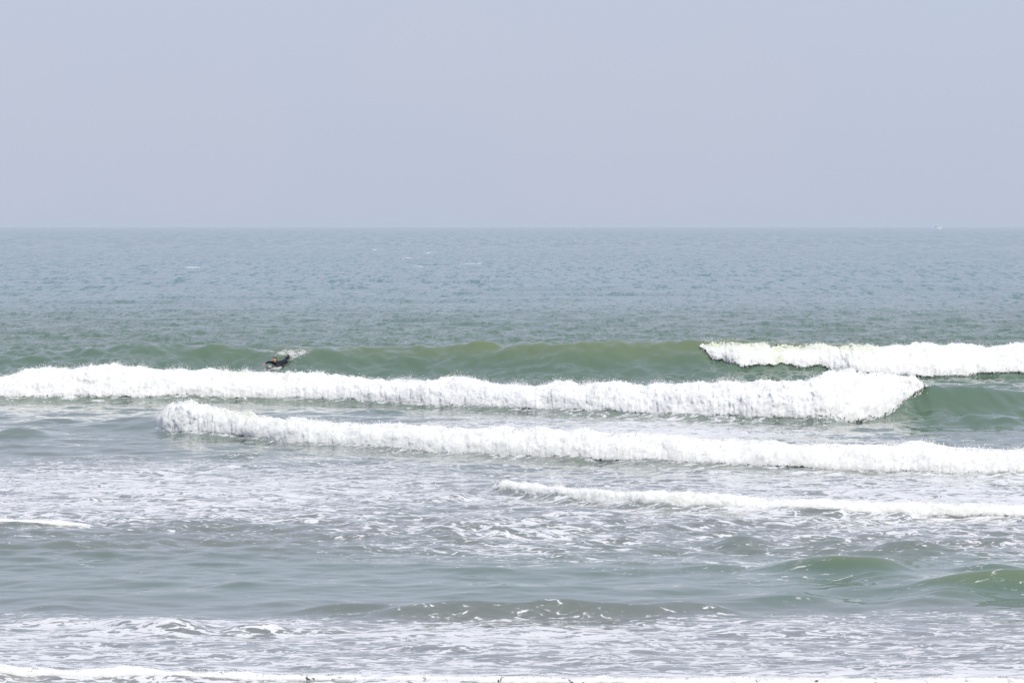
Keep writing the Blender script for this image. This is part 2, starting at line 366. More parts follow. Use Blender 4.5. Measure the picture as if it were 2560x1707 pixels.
def sea_height(x, y):
    row = prow(y); col = pcol(x, y)
    h = np.zeros_like(x)
    for (xs, ds, zs), wf, wb, pw, fade, tr, lump in RIDGES:
        if lump:
            wob = perlin(x*0.16, y*0.0+3.0, x*0+1.5, 3)
        if callable(wf): wf = wf(x)
        yc = interp(x, xs, ds); A = np.maximum(interp(x, xs, zs), 0)
        if lump:
            yc = yc+wob*0.9; A = A*(1+0.16*perlin(x*0.22, y*0, x*0+7.7, 9))
        out = (x < xs[0]) | (x > xs[-1])
        dy = y-yc
        f = np.where(dy < 0, np.exp(-(np.abs(dy)/wf)**pw), 0.85*np.exp(-(np.abs(dy)/wb)**1.5)+0.15*np.exp(-(np.abs(dy)/(0.3*wb))**2))
        f = f-tr*np.exp(-((dy+2.6*wf)/(1.2*wf))**2)
        h = np.maximum(h, A*f) + np.minimum(A*f, 0)
    for cx, cr, hw, A, wf in BUMPS:
        d0 = float(dist(cr, A)); x0 = float(xat(cx, d0)); w = hw*K/FPX*d0
        sel = np.abs(y-d0) < wf*9
        dx = (x-x0)/w
        yc = d0+0.25*wf*np.sin(dx*2.1+cx)
        dy = y-yc
        f = np.exp(-np.abs(dx)**2.6*1.2)*np.where(dy < 0, np.exp(-(np.abs(dy)/wf)**1.5), np.exp(-(np.abs(dy)/(wf*2.6))**1.5))
        h = h+np.where(sel, A*f, 0)
    return h

# chop strength: rms slope by photo row
def chop(x, y, near_only=False):
    row = prow(y); col = pcol(x, y)
    rows = [520, 700, 790, 830, 860, 925, 980, 1040, 1100, 1180, 1200, 1260, 1290, 1380, 1410, 1440, 1500, 1560, 1700]
    sm =   [.17, .17, .22, .26, .18, .05, .04, .04, .05, .08, .13, .11, .04, .025, .04, .05, .05, .06, .08]
    md =   [.09, .09, .12, .16, .08, .04, .035, .045, .04, .05, .08, .06, .04, .035, .025, .025, .025, .025, .03]
    bg = [.03, .03, .02, 0, 0, 0, 0, .0, .01, .01, .01, .01, .01, .01, 0, 0, 0, 0, 0]
    return np.interp(row, rows, sm), np.interp(row, rows, md), np.interp(row, rows, bg)

# rows of distance
D = [54.0]
while D[-1] < 330:
    d = D[-1]; D.append(d+np.interp(d, [54, 90, 150, 200, 330], [0.10, 0.12, 0.17, 0.21, 0.9]))
p = FPX*CAM_H/D[-1]
while p > 2.6:
    p -= np.interp(p, [2.6, 20, 120, 300], [0.5, 0.8, 1.0, 1.0]); D.append(FPX*CAM_H/max(p, 2.3))
D = np.array(D)
u = np.r_[-np.geomspace(1.22, 9, 70)[::-1], np.linspace(-1.2, 1.2, 1150), np.geomspace(1.22, 9, 70)]
A_HALF = 1280/FPX
YY, UU = np.meshgrid(D, u, indexing='ij')
XX = UU*A_HALF*YY
rowstep = np.gradient(D)[:, None]*np.ones_like(XX)
xstep = np.abs(np.gradient(XX, axis=1))
stp = np.maximum(rowstep, xstep)
cs, cm, cb = chop(XX, YY)
sh_ = sstep(1960, 2060, pcol(XX, YY))*sstep(138, 141, YY)*(1-sstep(146, 149, YY)); cs = cs+.10*sh_; cm = cm+.07*sh_
H0 = sea_height(XX, YY)
H0 *= 1+.10*perlin(XX*0.9, YY*0.25, XX*0+2.2, 71)*sstep(.5, 1.0, H0)
face = np.zeros_like(H0)
Z = H0.copy()
Z += samp(P_small, 61.0, XX, YY)*cs*np.clip(1.3-stp/0.5, 0, 1)
Z += samp(P_mid, 143.0, XX+0.13*YY, YY-0.13*XX)*cm*np.clip(1.3-stp/2.0, 0, 1)
Z += samp(P_big, 410.0, XX-0.08*YY, YY+0.08*XX)*cb*np.clip(1.3-stp/9.0, 0.05, 1)
# hollow in the water left by the kicking legs
Z -= 0.20*np.exp(-((XX+9.95)/.36)**2-((YY-187.0)/.42)**2)
# floating-foam density from a coarse map of the surf zone
fr = [520, 780, 860, 925, 955, 972, 1000, 1040, 1062, 1085, 1110, 1160, 1195, 1215, 1262, 1290, 1330, 1395, 1415, 1432, 1460, 1500, 1535, 1560, 1600]
fx = [0, 300, 700, 1176, 1500, 1760, 2100, 2352]
FT = np.array([
 [0]*8, [0]*8, [0]*8,
 [.30,.30,.20,.25,.30,.30,.05,.0],
 [.30,.18,.25,.38,.36,.30,.05,.0],
 [.12,.10,.25,.50,.55,.40,.10,.0],
 [.08,.08,.20,.62,.75,.55,.30,.20],
 [.14,.14,.30,.35,.30,.35,.30,.30],
 [.38,.42,.42,.30,.30,.34,.32,.32],
 [.52,.55,.50,.42,.42,.45,.45,.45],
 [.58,.60,.56,.40,.46,.56,.60,.60],
 [.56,.56,.54,.46,.50,.62,.66,.64],
 [.56,.54,.46,.46,.42,.48,.52,.50],
 [.30,.30,.34,.46,.40,.40,.42,.40],
 [.20,.20,.26,.42,.40,.34,.34,.42],
 [.14,.16,.18,.34,.28,.40,.26,.34],
 [.16,.16,.11,.07,.08,.32,.14,.18],
 [.12,.12,.06,.05,.05,.08,.20,.20],
 [.34,.26,.20,.24,.20,.36,.44,.44],
 [.54,.58,.42,.44,.44,.44,.42,.42],
 [.56,.56,.54,.56,.52,.48,.44,.46],
 [.53,.53,.53,.52,.50,.46,.46,.48],
 [.50,.50,.50,.46,.46,.46,.46,.48],
 [.55,.50,.50,.55,.60,.60,.60,.60],
 [.5]*8])
def table(T, rows, cols, row, col):
    ri = np.clip(np.searchsorted(rows, row)-1, 0, len(rows)-2); ci = np.clip(np.searchsorted(cols, col)-1, 0, len(cols)-2)
    rows = np.array(rows, float); cols = np.array(cols, float)
    tr = np.clip((row-rows[ri])/(rows[ri+1]-rows[ri]), 0, 1); tc = np.clip((col-cols[ci])/(cols[ci+1]-cols[ci]), 0, 1)
    return T[ri, ci]*(1-tr)*(1-tc)+T[ri+1, ci]*tr*(1-tc)+T[ri, ci+1]*(1-tr)*tc+T[ri+1, ci+1]*tr*tc
ROW = prow(YY); COL = pcol(XX, YY)
foamd = table(FT, fr, fx, ROW, COL)
foamd *= 1+0.30*samp(P_mid, 143.0, YY*1.9+11, XX*1.3)*0
foamd += (foamd > 0.02)*(0.10*perlin(XX*0.22, YY*0.45, XX*0+4.4, 41)+0.07*perlin(XX*0.7, YY*1.3, XX*0+1.4, 43))
foamd = np.where(ROW < 905, foamd*0, foamd)
sandy = ((1-0.9*sstep(1980, 2100, COL)*(1-sstep(970, 1010, ROW)))*(1-0.9*sstep(1650, 1800, COL)*sstep(1265, 1285, ROW)*(1-sstep(1375, 1400, ROW))))*np.interp(ROW, [520, 880, 960, 1060, 1150, 1200, 1260, 1300, 1370, 1400, 1440, 1600], [0, 0, .25, .50, .75, .85, .55, .15, .15, .5, .9, 1.0])
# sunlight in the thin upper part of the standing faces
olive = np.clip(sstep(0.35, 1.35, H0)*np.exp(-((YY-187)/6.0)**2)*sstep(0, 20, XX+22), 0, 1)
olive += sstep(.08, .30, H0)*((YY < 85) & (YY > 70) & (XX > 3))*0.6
ripple = np.interp(ROW, [520, 790, 860, 930, 1000, 1100, 1200, 1260, 1300, 1380, 1420, 1600], [.45, .75, .60, .14, .10, .12, .24, .18, .06, .045, .11, .15])
def sea_z(x, y):                   # height of the finished sheet at a point
    x = np.asarray(x, float); y = np.asarray(y, float); s = x.shape
    x = x.ravel(); y = y.ravel()
    fi = np.interp(y, D, np.arange(len(D))); i0 = np.clip(fi.astype(int), 0, len(D)-2); ti = fi-i0
    fj = np.interp(x/(A_HALF*y), u, np.arange(len(u))); j0 = np.clip(fj.astype(int), 0, len(u)-2); tj = fj-j0
    return (Z[i0, j0]*(1-ti)*(1-tj)+Z[i0+1, j0]*ti*(1-tj)+Z[i0, j0+1]*(1-ti)*tj+Z[i0+1, j0+1]*ti*tj).reshape(s)

# ------------------------------------------------------------------ beach under and before the water
ys = np.r_[-60, -10, 0, 8, 20, 40, 52, 56, 60, 70, 200]; xs = np.linspace(-60, 60, 61)
bz = np.interp(ys, [-60, 0, 8, 20, 52, 58, 70, 200], [5.0, 4.6, 3.2, 1.6, 0.12, 0.0, -0.6, -3])
gx, gy = np.meshgrid(xs, ys); bzz = np.repeat(bz[:, None], len(xs), 1)+0.03*perlin(gx*0.2, gy*0.2, gx*0, 5)
M_SAND = simple_mat('wet_sand', (0.20, 0.17, 0.15), 0.45, 0.4, 0.2, 0.8)
tag(mesh_np('beach', np.stack([gx, gy, bzz], -1).reshape(-1, 3), grid_faces(len(ys), len(xs)), M_SAND), kind='structure')

# ------------------------------------------------------------------ spray drops
OCT_V = np.array([(1,0,0),(-1,0,0),(0,1,0),(0,-1,0),(0,0,1),(0,0,-1)], float)
OCT_F = np.array([(0,2,4),(2,1,4),(1,3,4),(3,0,4),(2,0,5),(1,2,5),(3,1,5),(0,3,5)])
def drops(name, P, r, parent, stretch=None, mat=None):
    n = len(P)
    V = OCT_V[None]*r[:, None, None]
    jit = rng.uniform(0.55, 1.45, (n, 1, 3)); V = V*jit
    if stretch is not None: V = V+OCT_V[None, :, 2:3]*stretch[:, None, :]
    V = V+P[:, None, :]
    F = OCT_F[None]+(np.arange(n)*6)[:, None, None]
    return mesh_np(name, V.reshape(-1, 3), F.reshape(-1, 3), mat or M_SPRAY, parent, smooth=True)

# ------------------------------------------------------------------ whitewater
def whitewater(w, name, label, group, seed, dx=0.025, nf=44, nb=26, amp=1.0, back=2.0, tint_fn=None, spray=22000, edge_in=0.0, thin=0.0, hs=1.0, cat='wave', rd=(0.006, 0.022), curtain=None, base_sink=0.05):
    x = np.arange(w.x[0], w.x[-1], dx); n = len(x)
    toe = w.toe(x); ty, tz = w.top(x)
    tz = np.maximum(tz, 0.05)
    # lumpy toe line and crest line
    H = np.clip(tz, 0.05, 2.0)
    endt = np.clip(np.minimum((x-w.x[0])/0.9, (w.x[-1]-x)/0.9), 0, 1)**0.5
    toe = toe-H*0.26*fbm(x*0.9, x*0, x*0+seed, 6, 0.7, seed)*endt
    tz = tz*(1+0.20*(fbm(x*0.8, x*0+3, x*0+seed, 5, 0.6, seed+5)))
    s = np.linspace(0, 1, nf); b = np.linspace(0, 1, nb)[1:]
    yf = toe[:, None]+(ty-toe)[:, None]*(1-np.cos(s*np.pi/2))[None]**1.15
    zs0 = sea_z(x, toe); zw0 = zs0-base_sink
    if hasattr(w, 'rows'): zw0 = np.clip(w._s(x, zat(w.rows, w.d)), zs0-base_sink, zs0+0.20*np.clip(H, 0, 1))
    zf = zw0[:, None]+(tz-zw0)[:, None]*np.sin(s*np.pi/2)[None]**0.85
    yf[:, 0] = toe+0.10; zf[:, 0] = zs0-base_sink-.03
    yb = ty[:, None]+back*b[None]*np.ones((n, 1))
    zs = sea_z(np.repeat(x[:, None], nb-1, 1), yb)
    fall = (1-b)[None]**1.6
    zb = np.maximum(zs-0.03, zs+(tz-sea_z(x, ty))[:, None]*fall-0.05*b[None])
    Yg = np.concatenate([yf, yb], 1); Zg = np.concatenate([zf, zb], 1)
    Xg = np.repeat(x[:, None], Yg.shape[1], 1)
    q = np.r_[s, 1+b][None]*np.ones((n, 1))
    # displacement
    sc_ = 1.0/np.maximum(hs, .2)
    n1 = fbm(Xg*1.6*sc_, Yg*1.6*sc_, Zg*2.2*sc_, 3, 0.55, seed+11)
    n2 = fbm(Xg*5*sc_, Yg*5*sc_, Zg*5*sc_, 4, 0.62, seed+12, ridged=True)-0.45
    n3 = fbm(Xg*14, Yg*14, Zg*14, 2, 0.6, seed+13)
    Hn = H[:, None]*endt[:, None]
    env = np.sin(np.clip(q, 0.0, 1.0)*np.pi*0.5+0.35)*np.clip(2.0-q, 0, 1)
    n0 = fbm(Xg*0.75*sc_, Yg*0.75*sc_, Zg*1.3*sc_, 2, 0.5, seed+10)
    a = amp*Hn*(0.22*n0+0.16*n1-0.035*n2+0.012*n3)*env
    ang = np.clip(q, 0, 1)*np.pi/2
    Yg = Yg-a*np.cos(ang)*1.3; Zg = Zg+a*np.sin(ang)*0.9+0.25*a
    Xg = Xg+0.5*amp*Hn*fbm(Xg*3+9, Yg*3, Zg*3, 3, 0.6, seed+21)*env*0.25
    # ragged upward licks along the crest
    lick = np.clip(fbm(Xg*4.5, Yg*2.0, Xg*0+seed, 5, 0.75, seed+31)-0.10, 0, 1)
    Zg = Zg+lick*0.34*Hn*np.exp(-((q-1.0)/0.16)**2)*amp
    edge = np.clip(0.9-q/0.08, 0, 1)*0.62+np.clip((q-1.15)/0.8, 0, 1)*1.1+0.55*np.exp(-((q-1.0)/0.05)**2)*0
    edge += np.clip(1-endt[:, None]*1.3, 0, 1)*0.8+edge_in
    tint = np.full_like(Xg, thin)
    if tint_fn is not None: tint = np.clip(tint+tint_fn(pcol(Xg, Yg), q), 0, 1)
    if curtain is not None: edge = edge+curtain(pcol(Xg, Yg), q, Xg, Yg, Zg)
    root = mesh_np(name, np.stack([Xg, Yg, Zg], -1).reshape(-1, 3), grid_faces(n, Yg.shape[1])[:, ::-1], M_FOAM,
                   attrs={'edge': edge, 'tint': tint})
    tag(root, label, cat, group)
    # spray thrown off the crest, the face and the toe
    m = int(spray*.62)
    i = rng.integers(0, n, m); kind = rng.random(m)
    act = np.clip(fbm(x*0.9, x*0+8, x*0+seed, 6, 0.75, seed+51)*2.6+0.40, 0.03, 1.8)*endt
    keep = rng.random(m) < act[i]; i = i[keep]; kind = kind[keep]; m = len(i)
    j = np.where(kind < 0.72, nf-1+rng.integers(-4, 6, m), np.where(kind < 0.96, rng.integers(0, 5, m), rng.integers(3, nf, m)))
    P = np.stack([Xg[i, j], Yg[i, j], Zg[i, j]], -1)
    hh = H[i]
    up = np.where(kind < 0.72, rng.exponential(0.085, m), np.where(kind < 0.96, rng.exponential(0.02, m), rng.exponential(0.02, m)))*hh*amp*np.where(kind < .72, .4+act[i]**2*1.3, 1)
    P[:, 2] += up+0.005; P[:, 0] += rng.normal(0, 0.06, m)*hh
    P[:, 1] -= np.where(kind < 0.72, rng.normal(0, 0.15, m), np.where(kind < 0.96, rng.exponential(0.16, m), rng.exponential(0.05, m)))*hh
    r = rng.uniform(rd[0], rd[1], m)*np.exp(-up*3)
    drops('spray', P, r, root)
    return root
GRP = 'lines of broken surf rolling toward the beach'

def seat_toe(w, sel):               # where the lower foam edge meets the real swell face
    for k in np.nonzero(sel)[0]:
        yc_ = np.linspace(w.dt[k]-5.0, w.dt[k]-0.15, 400); zz = sea_z(np.full(400, w.x[k]), yc_)
        rr = (HOR+FPX*(CAM_H-zz)/yc_)/K
        w.d[k] = yc_[np.argmin(np.abs(rr-w.rows[k]))]-0.1
seat_toe(w2, w2.x > xat(1930, 143)); seat_toe(w3, w3.x < xat(368, 135.4))
# far wave: foam hangs as a curtain from the lip on the left, a tumbling wall on the right
class FarWave(Wave):
    def __init__(s, tab):
        t = np.array(tab, float)
        dc = 186.6
        s.x = xat(t[:, 0], dc); zt = []; 
        s.dt = interp(s.x, R1[0], R1[1])-0.15+0*s.x
        s.z = zat(t[:, 1], s.dt)
        # the toe of the curtain sits part-way down the face
        s.toed = np.zeros(len(t)); 
        for k in range(len(t)):
            ycan = np.linspace(s.dt[k]-7.0, s.dt[k]-0.3, 400)
            zz = sea_z(np.full(400, s.x[k]), ycan)
            rr = (HOR+FPX*(CAM_H-zz)/ycan)/K
            s.toed[k] = ycan[np.argmin(np.abs(rr-t[k, 2]))]
        s.d = s.toed-0.25; s.zb = 0
w1 = FarWave(W1)
# foam worked into the water under and just ahead of each front
for w, bk, ahead in ((w1, 1.0, .12), (w2, 1.6, .35), (w3, 2.2, .35), (w4, 1.4, .25), (w5, .8, .15), (w6, .7, .15)):
    a0, a1 = np.searchsorted(D, w.d.min()-2), np.searchsorted(D, w.dt.max()+4)
    xs_ = XX[a0:a1]; ys_ = YY[a0:a1]
    te = w.toe(xs_); tp = w.top(xs_)[0]; inside = (xs_ > w.x[0]) & (xs_ < w.x[-1])
    v_ = sstep(te-ahead*2.2, te+0.05, ys_)*(1-sstep(tp+bk*.5, tp+bk*1.6, ys_))*inside
    if w is w1: v_ *= 0
    if w is w6: v_ *= 0.6
    if w is w2: v_ *= 1-sstep(1900, 2010, COL[a0:a1])
    lip_ = sstep(te+.15, te+.5, ys_)
    foamd[a0:a1] = np.maximum(foamd[a0:a1], v_*(0.50+0.6*lip_+0.22*perlin(xs_*1.1, ys_*.8, xs_*0+5.5, 61)))
water = mesh_np('water', np.stack([XX, YY, Z], -1).reshape(-1, 3), grid_faces(len(D), len(u)), M_WATER,
                attrs={'foam': foamd, 'sandy': sandy, 'olive': olive, 'ripple': ripple})
tag(water, 'choppy grey-green sea with low swells and foam lace', kind='structure')

def tint1(col, q):
    left = 1-sstep(1960, 2080, col)
    return left*np.exp(-((q-1.0)/0.42)**2)*1.7*(q > 0.0)+0.9*np.exp(-((col-1787)/12)**2)*(q < .7)+0.35*np.exp(-((q-0.95)/0.12)**2)
def curt1(col, q, X, Y, Zv):
    left = 1-sstep(1940, 2040, col)
    gap = np.exp(-((col-1785+10*np.sin(q*9))/10)**2)*0.8*(1-sstep(.15, .55, q))
    lip = left*sstep(1.02, 1.12, q)*1.2
    st = left*(0.62*(0.75+1.6*fbm(X*5, Y*0.3, Zv*0.8, 5, 0.7, 77))*sstep(0.40, 0.9, q)+0.5*np.clip(1-q/0.22, 0, 1)*(0.6+fbm(X*3, Y, Zv*2, 4, .6, 78)))
    return lip+st
root = whitewater(w1, 'breaking_wave', 'farthest breaking wave, pitching off a smooth green lip into a white wall at right', GRP, 101,
    nf=64, nb=14, amp=0.75, back=1.2, tint_fn=tint1, spray=30000, curtain=curt1, base_sink=-0.02)
def tint2(col, q):
    return (0.7*np.exp(-((col-540)/50)**2)+0.5*np.exp(-((col-40)/30)**2)+0.5*np.exp(-((col-660)/20)**2)+0.25*np.exp(-((col-1960)/60)**2))*np.exp(-((q-0.85)/0.3)**2)*1.4
whitewater(w2, 'breaking_wave', 'longest wall of white foam, just below the surfer, ending in a green shoulder at right', GRP, 202,
    nf=64, nb=22, tint_fn=tint2, spray=46000, hs=1.0)
def tint3(col, q): return 0.6*np.exp(-((col-560)/90)**2)*np.exp(-((q-1.0)/0.35)**2)+0.15
whitewater(w3, 'breaking_wave', 'white foaming wave starting as a tall lump at left, third wave from the horizon', GRP, 303,
    nf=48, nb=30, tint_fn=tint3, spray=30000, hs=0.75, back=2.4)
def tint4(col, q): return 0.22+0*q
whitewater(w4, 'breaking_wave', 'low thin line of broken surf at right, fourth foam line from the horizon', GRP, 404, dx=0.018,
    nf=40, nb=36, tint_fn=tint4, spray=16000, hs=0.4, rd=(0.004, 0.012), back=1.6, amp=1.15)
whitewater(w5, 'breaking_wave', 'short small foam crest at the left edge below the long white waves', GRP, 505, dx=0.018,
    nf=30, nb=24, tint_fn=tint4, spray=3500, hs=0.3, rd=(0.004, 0.010), back=1.0, amp=1.1)
whitewater(w6, 'breaking_wave', 'small frothy wavelet washing up along the bottom edge, nearest the beach', GRP, 606, dx=0.012,
    nf=34, nb=30, tint_fn=lambda c, q: 0.25-0.15*np.exp(-((c-290)/70)**2), spray=16000, hs=0.3, rd=(0.003, 0.008), back=0.9, amp=1.2, edge_in=0.12, curtain=lambda c, q, X, Y, Z_: 0.09*sstep(380, 700, c)+0.12*np.exp(-((c-60)/50)**2))

# ------------------------------------------------------------------ whitecaps far out
CAPS = [(444,612,34,'lone whitecap far out on the left, the leftmost crest of foam on the open sea',0.26),
        (985,580,16,'small whitecap nearest the horizon, topmost of the cluster near the centre',0.42),
        (934,592,20,'faint whitecap at the left end of the cluster near the centre, second from top',0.34),
        (962,610,18,'small whitecap lowest in the cluster near the centre',0.24),
        (1085,603,42,'long thin whitecap right of the cluster near the centre',0.20),
        (860,573,12,'tiny faint whitecap above and left of the cluster near the centre',0.22)]
for k, (cx, cr, hw, lab, hh) in enumerate(CAPS):
    d0 = float(dist(cr, 0.2)); x0 = float(xat(cx, d0)); w_ = hw*K/FPX*d0
    nn_, mm_ = 90, 22
    t = np.linspace(-1, 1, nn_); s = np.linspace(0, 1, mm_)
    T, S_ = np.meshgrid(t, s, indexing='ij')
    lob = np.clip(1-T**2, 0, 1)**0.7*(0.55+0.9*np.clip(fbm(T*3+k*7, T*0, T*0+k, 4, .6, 60+k)+.3, 0, 1))
    dep = 1.6
    Xc = x0+T*w_; Yc = d0+(S_-0.5)*dep*lob-T*0.6+0.3*fbm(T*5, S_*2, T*0+k, 3, .6, 90+k)
    hump = np.sin(S_*np.pi)**0.8*lob*hh
    base = sea_z(Xc, Yc)
    Zc = base+0.75*hump*(1+0.5*fbm(Xc*3, Yc*3, hump, 3, .6, 95+k))+0.02
    cap = mesh_np('whitecap', np.stack([Xc, Yc, Zc], -1).reshape(-1, 3), grid_faces(nn_, mm_)[:, ::-1], M_FOAM,
                  attrs={'edge': (np.abs(T)**3)*0.8+0.48, 'tint': T*0+0.1})
    tag(cap, lab, 'whitecap', 'whitecaps scattered on the open sea')

# ------------------------------------------------------------------ surfer
import bmesh
def col_face(px, row):             # distance at which the swell face shows at this photo row
    x = float(xat(px, 184.5)); y = np.linspace(180.5, 187.6, 500)
    z = sea_z(np.full(500, x), y); r = (HOR+FPX*(CAM_H-z)/y)/K
    k = int(np.argmin(np.abs(r-row))); return float(y[k]), float(z[k])
AD, AZ = col_face(690/K, 917/K)
AX = (690-1280)/FPX*AD
def skin_mesh(name, pts, edges, rad, root, mat, parent=None, sub=2, extra=None):
    me = bpy.data.meshes.new(name); me.from_pydata(pts, edges, [])
    o = bpy.data.objects.new(name, me); C.objects.link(o)
    sk = o.modifiers.new('skin', 'SKIN')
    if not me.skin_vertices:
        bpy.context.view_layer.objects.active = o
        with bpy.context.temp_override(object=o, active_object=o, selected_objects=[o]): bpy.ops.mesh.customdata_skin_add()
    for i, v in enumerate(me.skin_vertices[0].data):
        r = rad[i]; v.radius = r if isinstance(r, tuple) else (r, r)
    for i, v in enumerate(me.skin_vertices[0].data): v.use_root = (i == root)
    sk.use_smooth_shade = True
    sb = o.modifiers.new('sub', 'SUBSURF'); sb.levels = sub; sb.render_levels = sub
    bpy.context.view_layer.update()
    dg = bpy.context.evaluated_depsgraph_get()
    nm = bpy.data.meshes.new_from_object(o.evaluated_get(dg)); nm.name = name
    o.modifiers.clear(); o.data = nm; bpy.data.meshes.remove(me)
    if extra is not None:
        bm = bmesh.new(); bm.from_mesh(nm); extra(bm); bm.to_mesh(nm); bm.free()
    nm.materials.clear(); nm.materials.append(mat)
    nm.polygons.foreach_set('use_smooth', [True]*len(nm.polygons))
    if parent: o.parent = parent
    return o
M_SKIN = simple_mat('wet_skin', (0.52, 0.25, 0.16), 0.35, 0.5, 0.12, 20)
M_SUIT = simple_mat('neoprene', (0.006, 0.008, 0.018), 0.55, 0.22, 0.3, 8)
M_BOOT = simple_mat('boot_rubber', (0.008, 0.009, 0.012), 0.4, 0.5, 0.3, 8)
M_HAIR = simple_mat('black_hair', (0.010, 0.009, 0.009), 0.45, 0.5, 0.3, 40)
M_PANEL = simple_mat('grey_panel', (0.30, 0.32, 0.38), 0.5, 0.4, 0.15, 10)
M_SHIN_REFL = simple_mat('blue_reflection', (0.05, 0.25, 0.42), 0.4, 0.4, 0.15, 10)  # bluish reflection on the wet shin, put into the colour of a strip

J = {  # joints in metres from the chest anchor: x right, y out to sea, z up
 'pelvis': (.29, .40, .185), 'belly': (.20, .26, .15), 'chest': (.08, .10, .13), 'neckb': (.00, -.03, .20), 'neck': (-.03, -.09, .235),
 'shR': (-.14, .05, .18), 'elR': (-.33, -.14, .215), 'wrR': (-.475, -.33, .145), 'haR': (-.515, -.385, .125),
 'shL': (.16, -.09, .14), 'elL': (.31, -.13, .04), 'wrL': (.30, -.22, -.15), 'haL': (.29, -.25, -.22),
 'hipR': (.23, .46, .19), 'hipL': (.36, .39, .18), 'knR': (.345, .62, .235), 'anR': (.455, .70, .425), 'toR': (.530, .74, .455), 'heR': (.44, .7, .455),
 'knL': (.50, .72, .15), 'anL': (.62, 1.05, .16), 'toL': (.66, 1.18, .16)}
def build_graph(names, edges, rad):
    ix = {n: i for i, n in enumerate(names)}
    return [J[n] for n in names], [(ix[a], ix[b]) for a, b in edges], [rad[n] for n in names], ix
RB = {'pelvis': (.145, .10), 'belly': (.13, .095), 'chest': (.16, .105), 'neckb': .075, 'neck': .055, 'shR': .068, 'elR': .043, 'wrR': .029, 'haR': (.036, .020),
 'shL': .068, 'elL': .043, 'wrL': .029, 'haL': (.036, .020), 'hipR': .095, 'hipL': .095, 'knR': .070, 'anR': .052, 'toR': .030, 'heR': .030,
 'knL': .062, 'anL': .042, 'toL': .030}
EB = [('pelvis','belly'),('belly','chest'),('chest','neckb'),('neckb','neck'),('neckb','shR'),('shR','elR'),('elR','wrR'),('wrR','haR'),
 ('neckb','shL'),('shL','elL'),('elL','wrL'),('wrL','haL'),('pelvis','hipR'),('pelvis','hipL'),('hipR','knR'),('knR','anR'),('anR','toR'),
 ('hipL','knL'),('knL','anL'),('anL','toL')]
names = [n for n in RB if n != 'heR']
# fingers: short chains off each palm
def fingers(hand, wrist):
    h = Vector(J[hand]); w = Vector(J[wrist]); f = (h-w).normalized(); side = f.cross(Vector((0, 0, 1))).normalized(); upv = side.cross(f).normalized()
    out = []
    for k, (o_, l) in enumerate([(-.027, .062), (-.009, .072), (.010, .068), (.027, .053)]):
        a = h+f*.022+side*o_; b = a+f*l*.45-upv*.004; c = b+f*l*.25-upv*l*.38; d = c-f*l*.10-upv*l*.25
        out.append(([a, b, c, d], [.0100, .0092, .0085, .0075]))
    a = h-f*.020-side*.036; b = a+f*.030-side*.012-upv*.010; c = b+f*.022+side*.006-upv*.012
    out.append(([a, b, c], [.0115, .0100, .0088]))
    return out
pts, eds, rads, ix = build_graph(names, EB, RB)
for hand, wrist in (('haR', 'wrR'), ('haL', 'wrL')):
    for ch, rr in fingers(hand, wrist):
        prev = ix[hand]
        for p_, r_ in zip(ch, rr):
            pts.append(tuple(p_)); rads.append(r_); eds.append((prev, len(pts)-1)); prev = len(pts)-1
# head: sculpted ellipsoid looking toward the beach and to the left
HC = Vector((-.050, -.150, .318)); yaw = R(-158); 
HM = Matrix.Translation(HC) @ Matrix.Rotation(R(152), 4, 'Z') @ Matrix.Rotation(R(14), 4, 'X') @ Matrix.Rotation(R(6), 4, 'Y')
def head_point(v):                 # v on the unit sphere, +Y is the face, +Z the crown
    x, y, z = v
    s = Vector((x*.077*(1-.16*max(0, -z)), y*(.094 if y > 0 else .100), z*.118))
    if z < -.1 and y > 0: s.y *= 1-.14*(-z-.1); s.x *= 1-.18*(-z)
    nose = math.exp(-((x/.15)**2))*math.exp(-(((z+.10)/.16)**2))*(y > 0)
    s.y += .024*nose
    s.y += .007*math.exp(-((x/.5)**2))*math.exp(-(((z-.18)/.10)**2))*(y > 0)           # brow
    s.y -= .010*(math.exp(-(((abs(x)-.36)/.15)**2))*math.exp(-(((z-.05)/.10)**2)))*(y > 0)  # eye sockets
    s.y += .007*math.exp(-((x/.30)**2))*(math.exp(-(((z+.42)/.05)**2))+math.exp(-(((z+.52)/.05)**2)))*(y > 0)
    s.y += .008*math.exp(-((x/.25)**2))*math.exp(-(((z+.80)/.12)**2))*(y > 0)
    ear = math.exp(-(((y+.05)/.16)**2))*math.exp(-(((z+.03)/.20)**2))
    s.x += math.copysign(.016*ear, x) if abs(x) > .8 else 0
    return s
def add_head(bm, mat=HM, inflate=0.0, keep=None):
    r = bmesh.ops.create_icosphere(bm, subdivisions=4, radius=1.0)
    kill = []
    for v in r['verts']:
        n = v.co.normalized()
        if keep and not keep(n): kill.append(v)
        q = head_point(n)+n*inflate; v.co = mat @ q
    if kill: bmesh.ops.delete(bm, geom=kill, context='VERTS')
person = skin_mesh('person', pts, eds, rads, ix['pelvis'], M_SKIN, extra=add_head)
person.location = (AX, AD, AZ)
tag(person, 'surfer in a dark wetsuit lying on a board, one arm reaching out, lower leg raised', 'person')
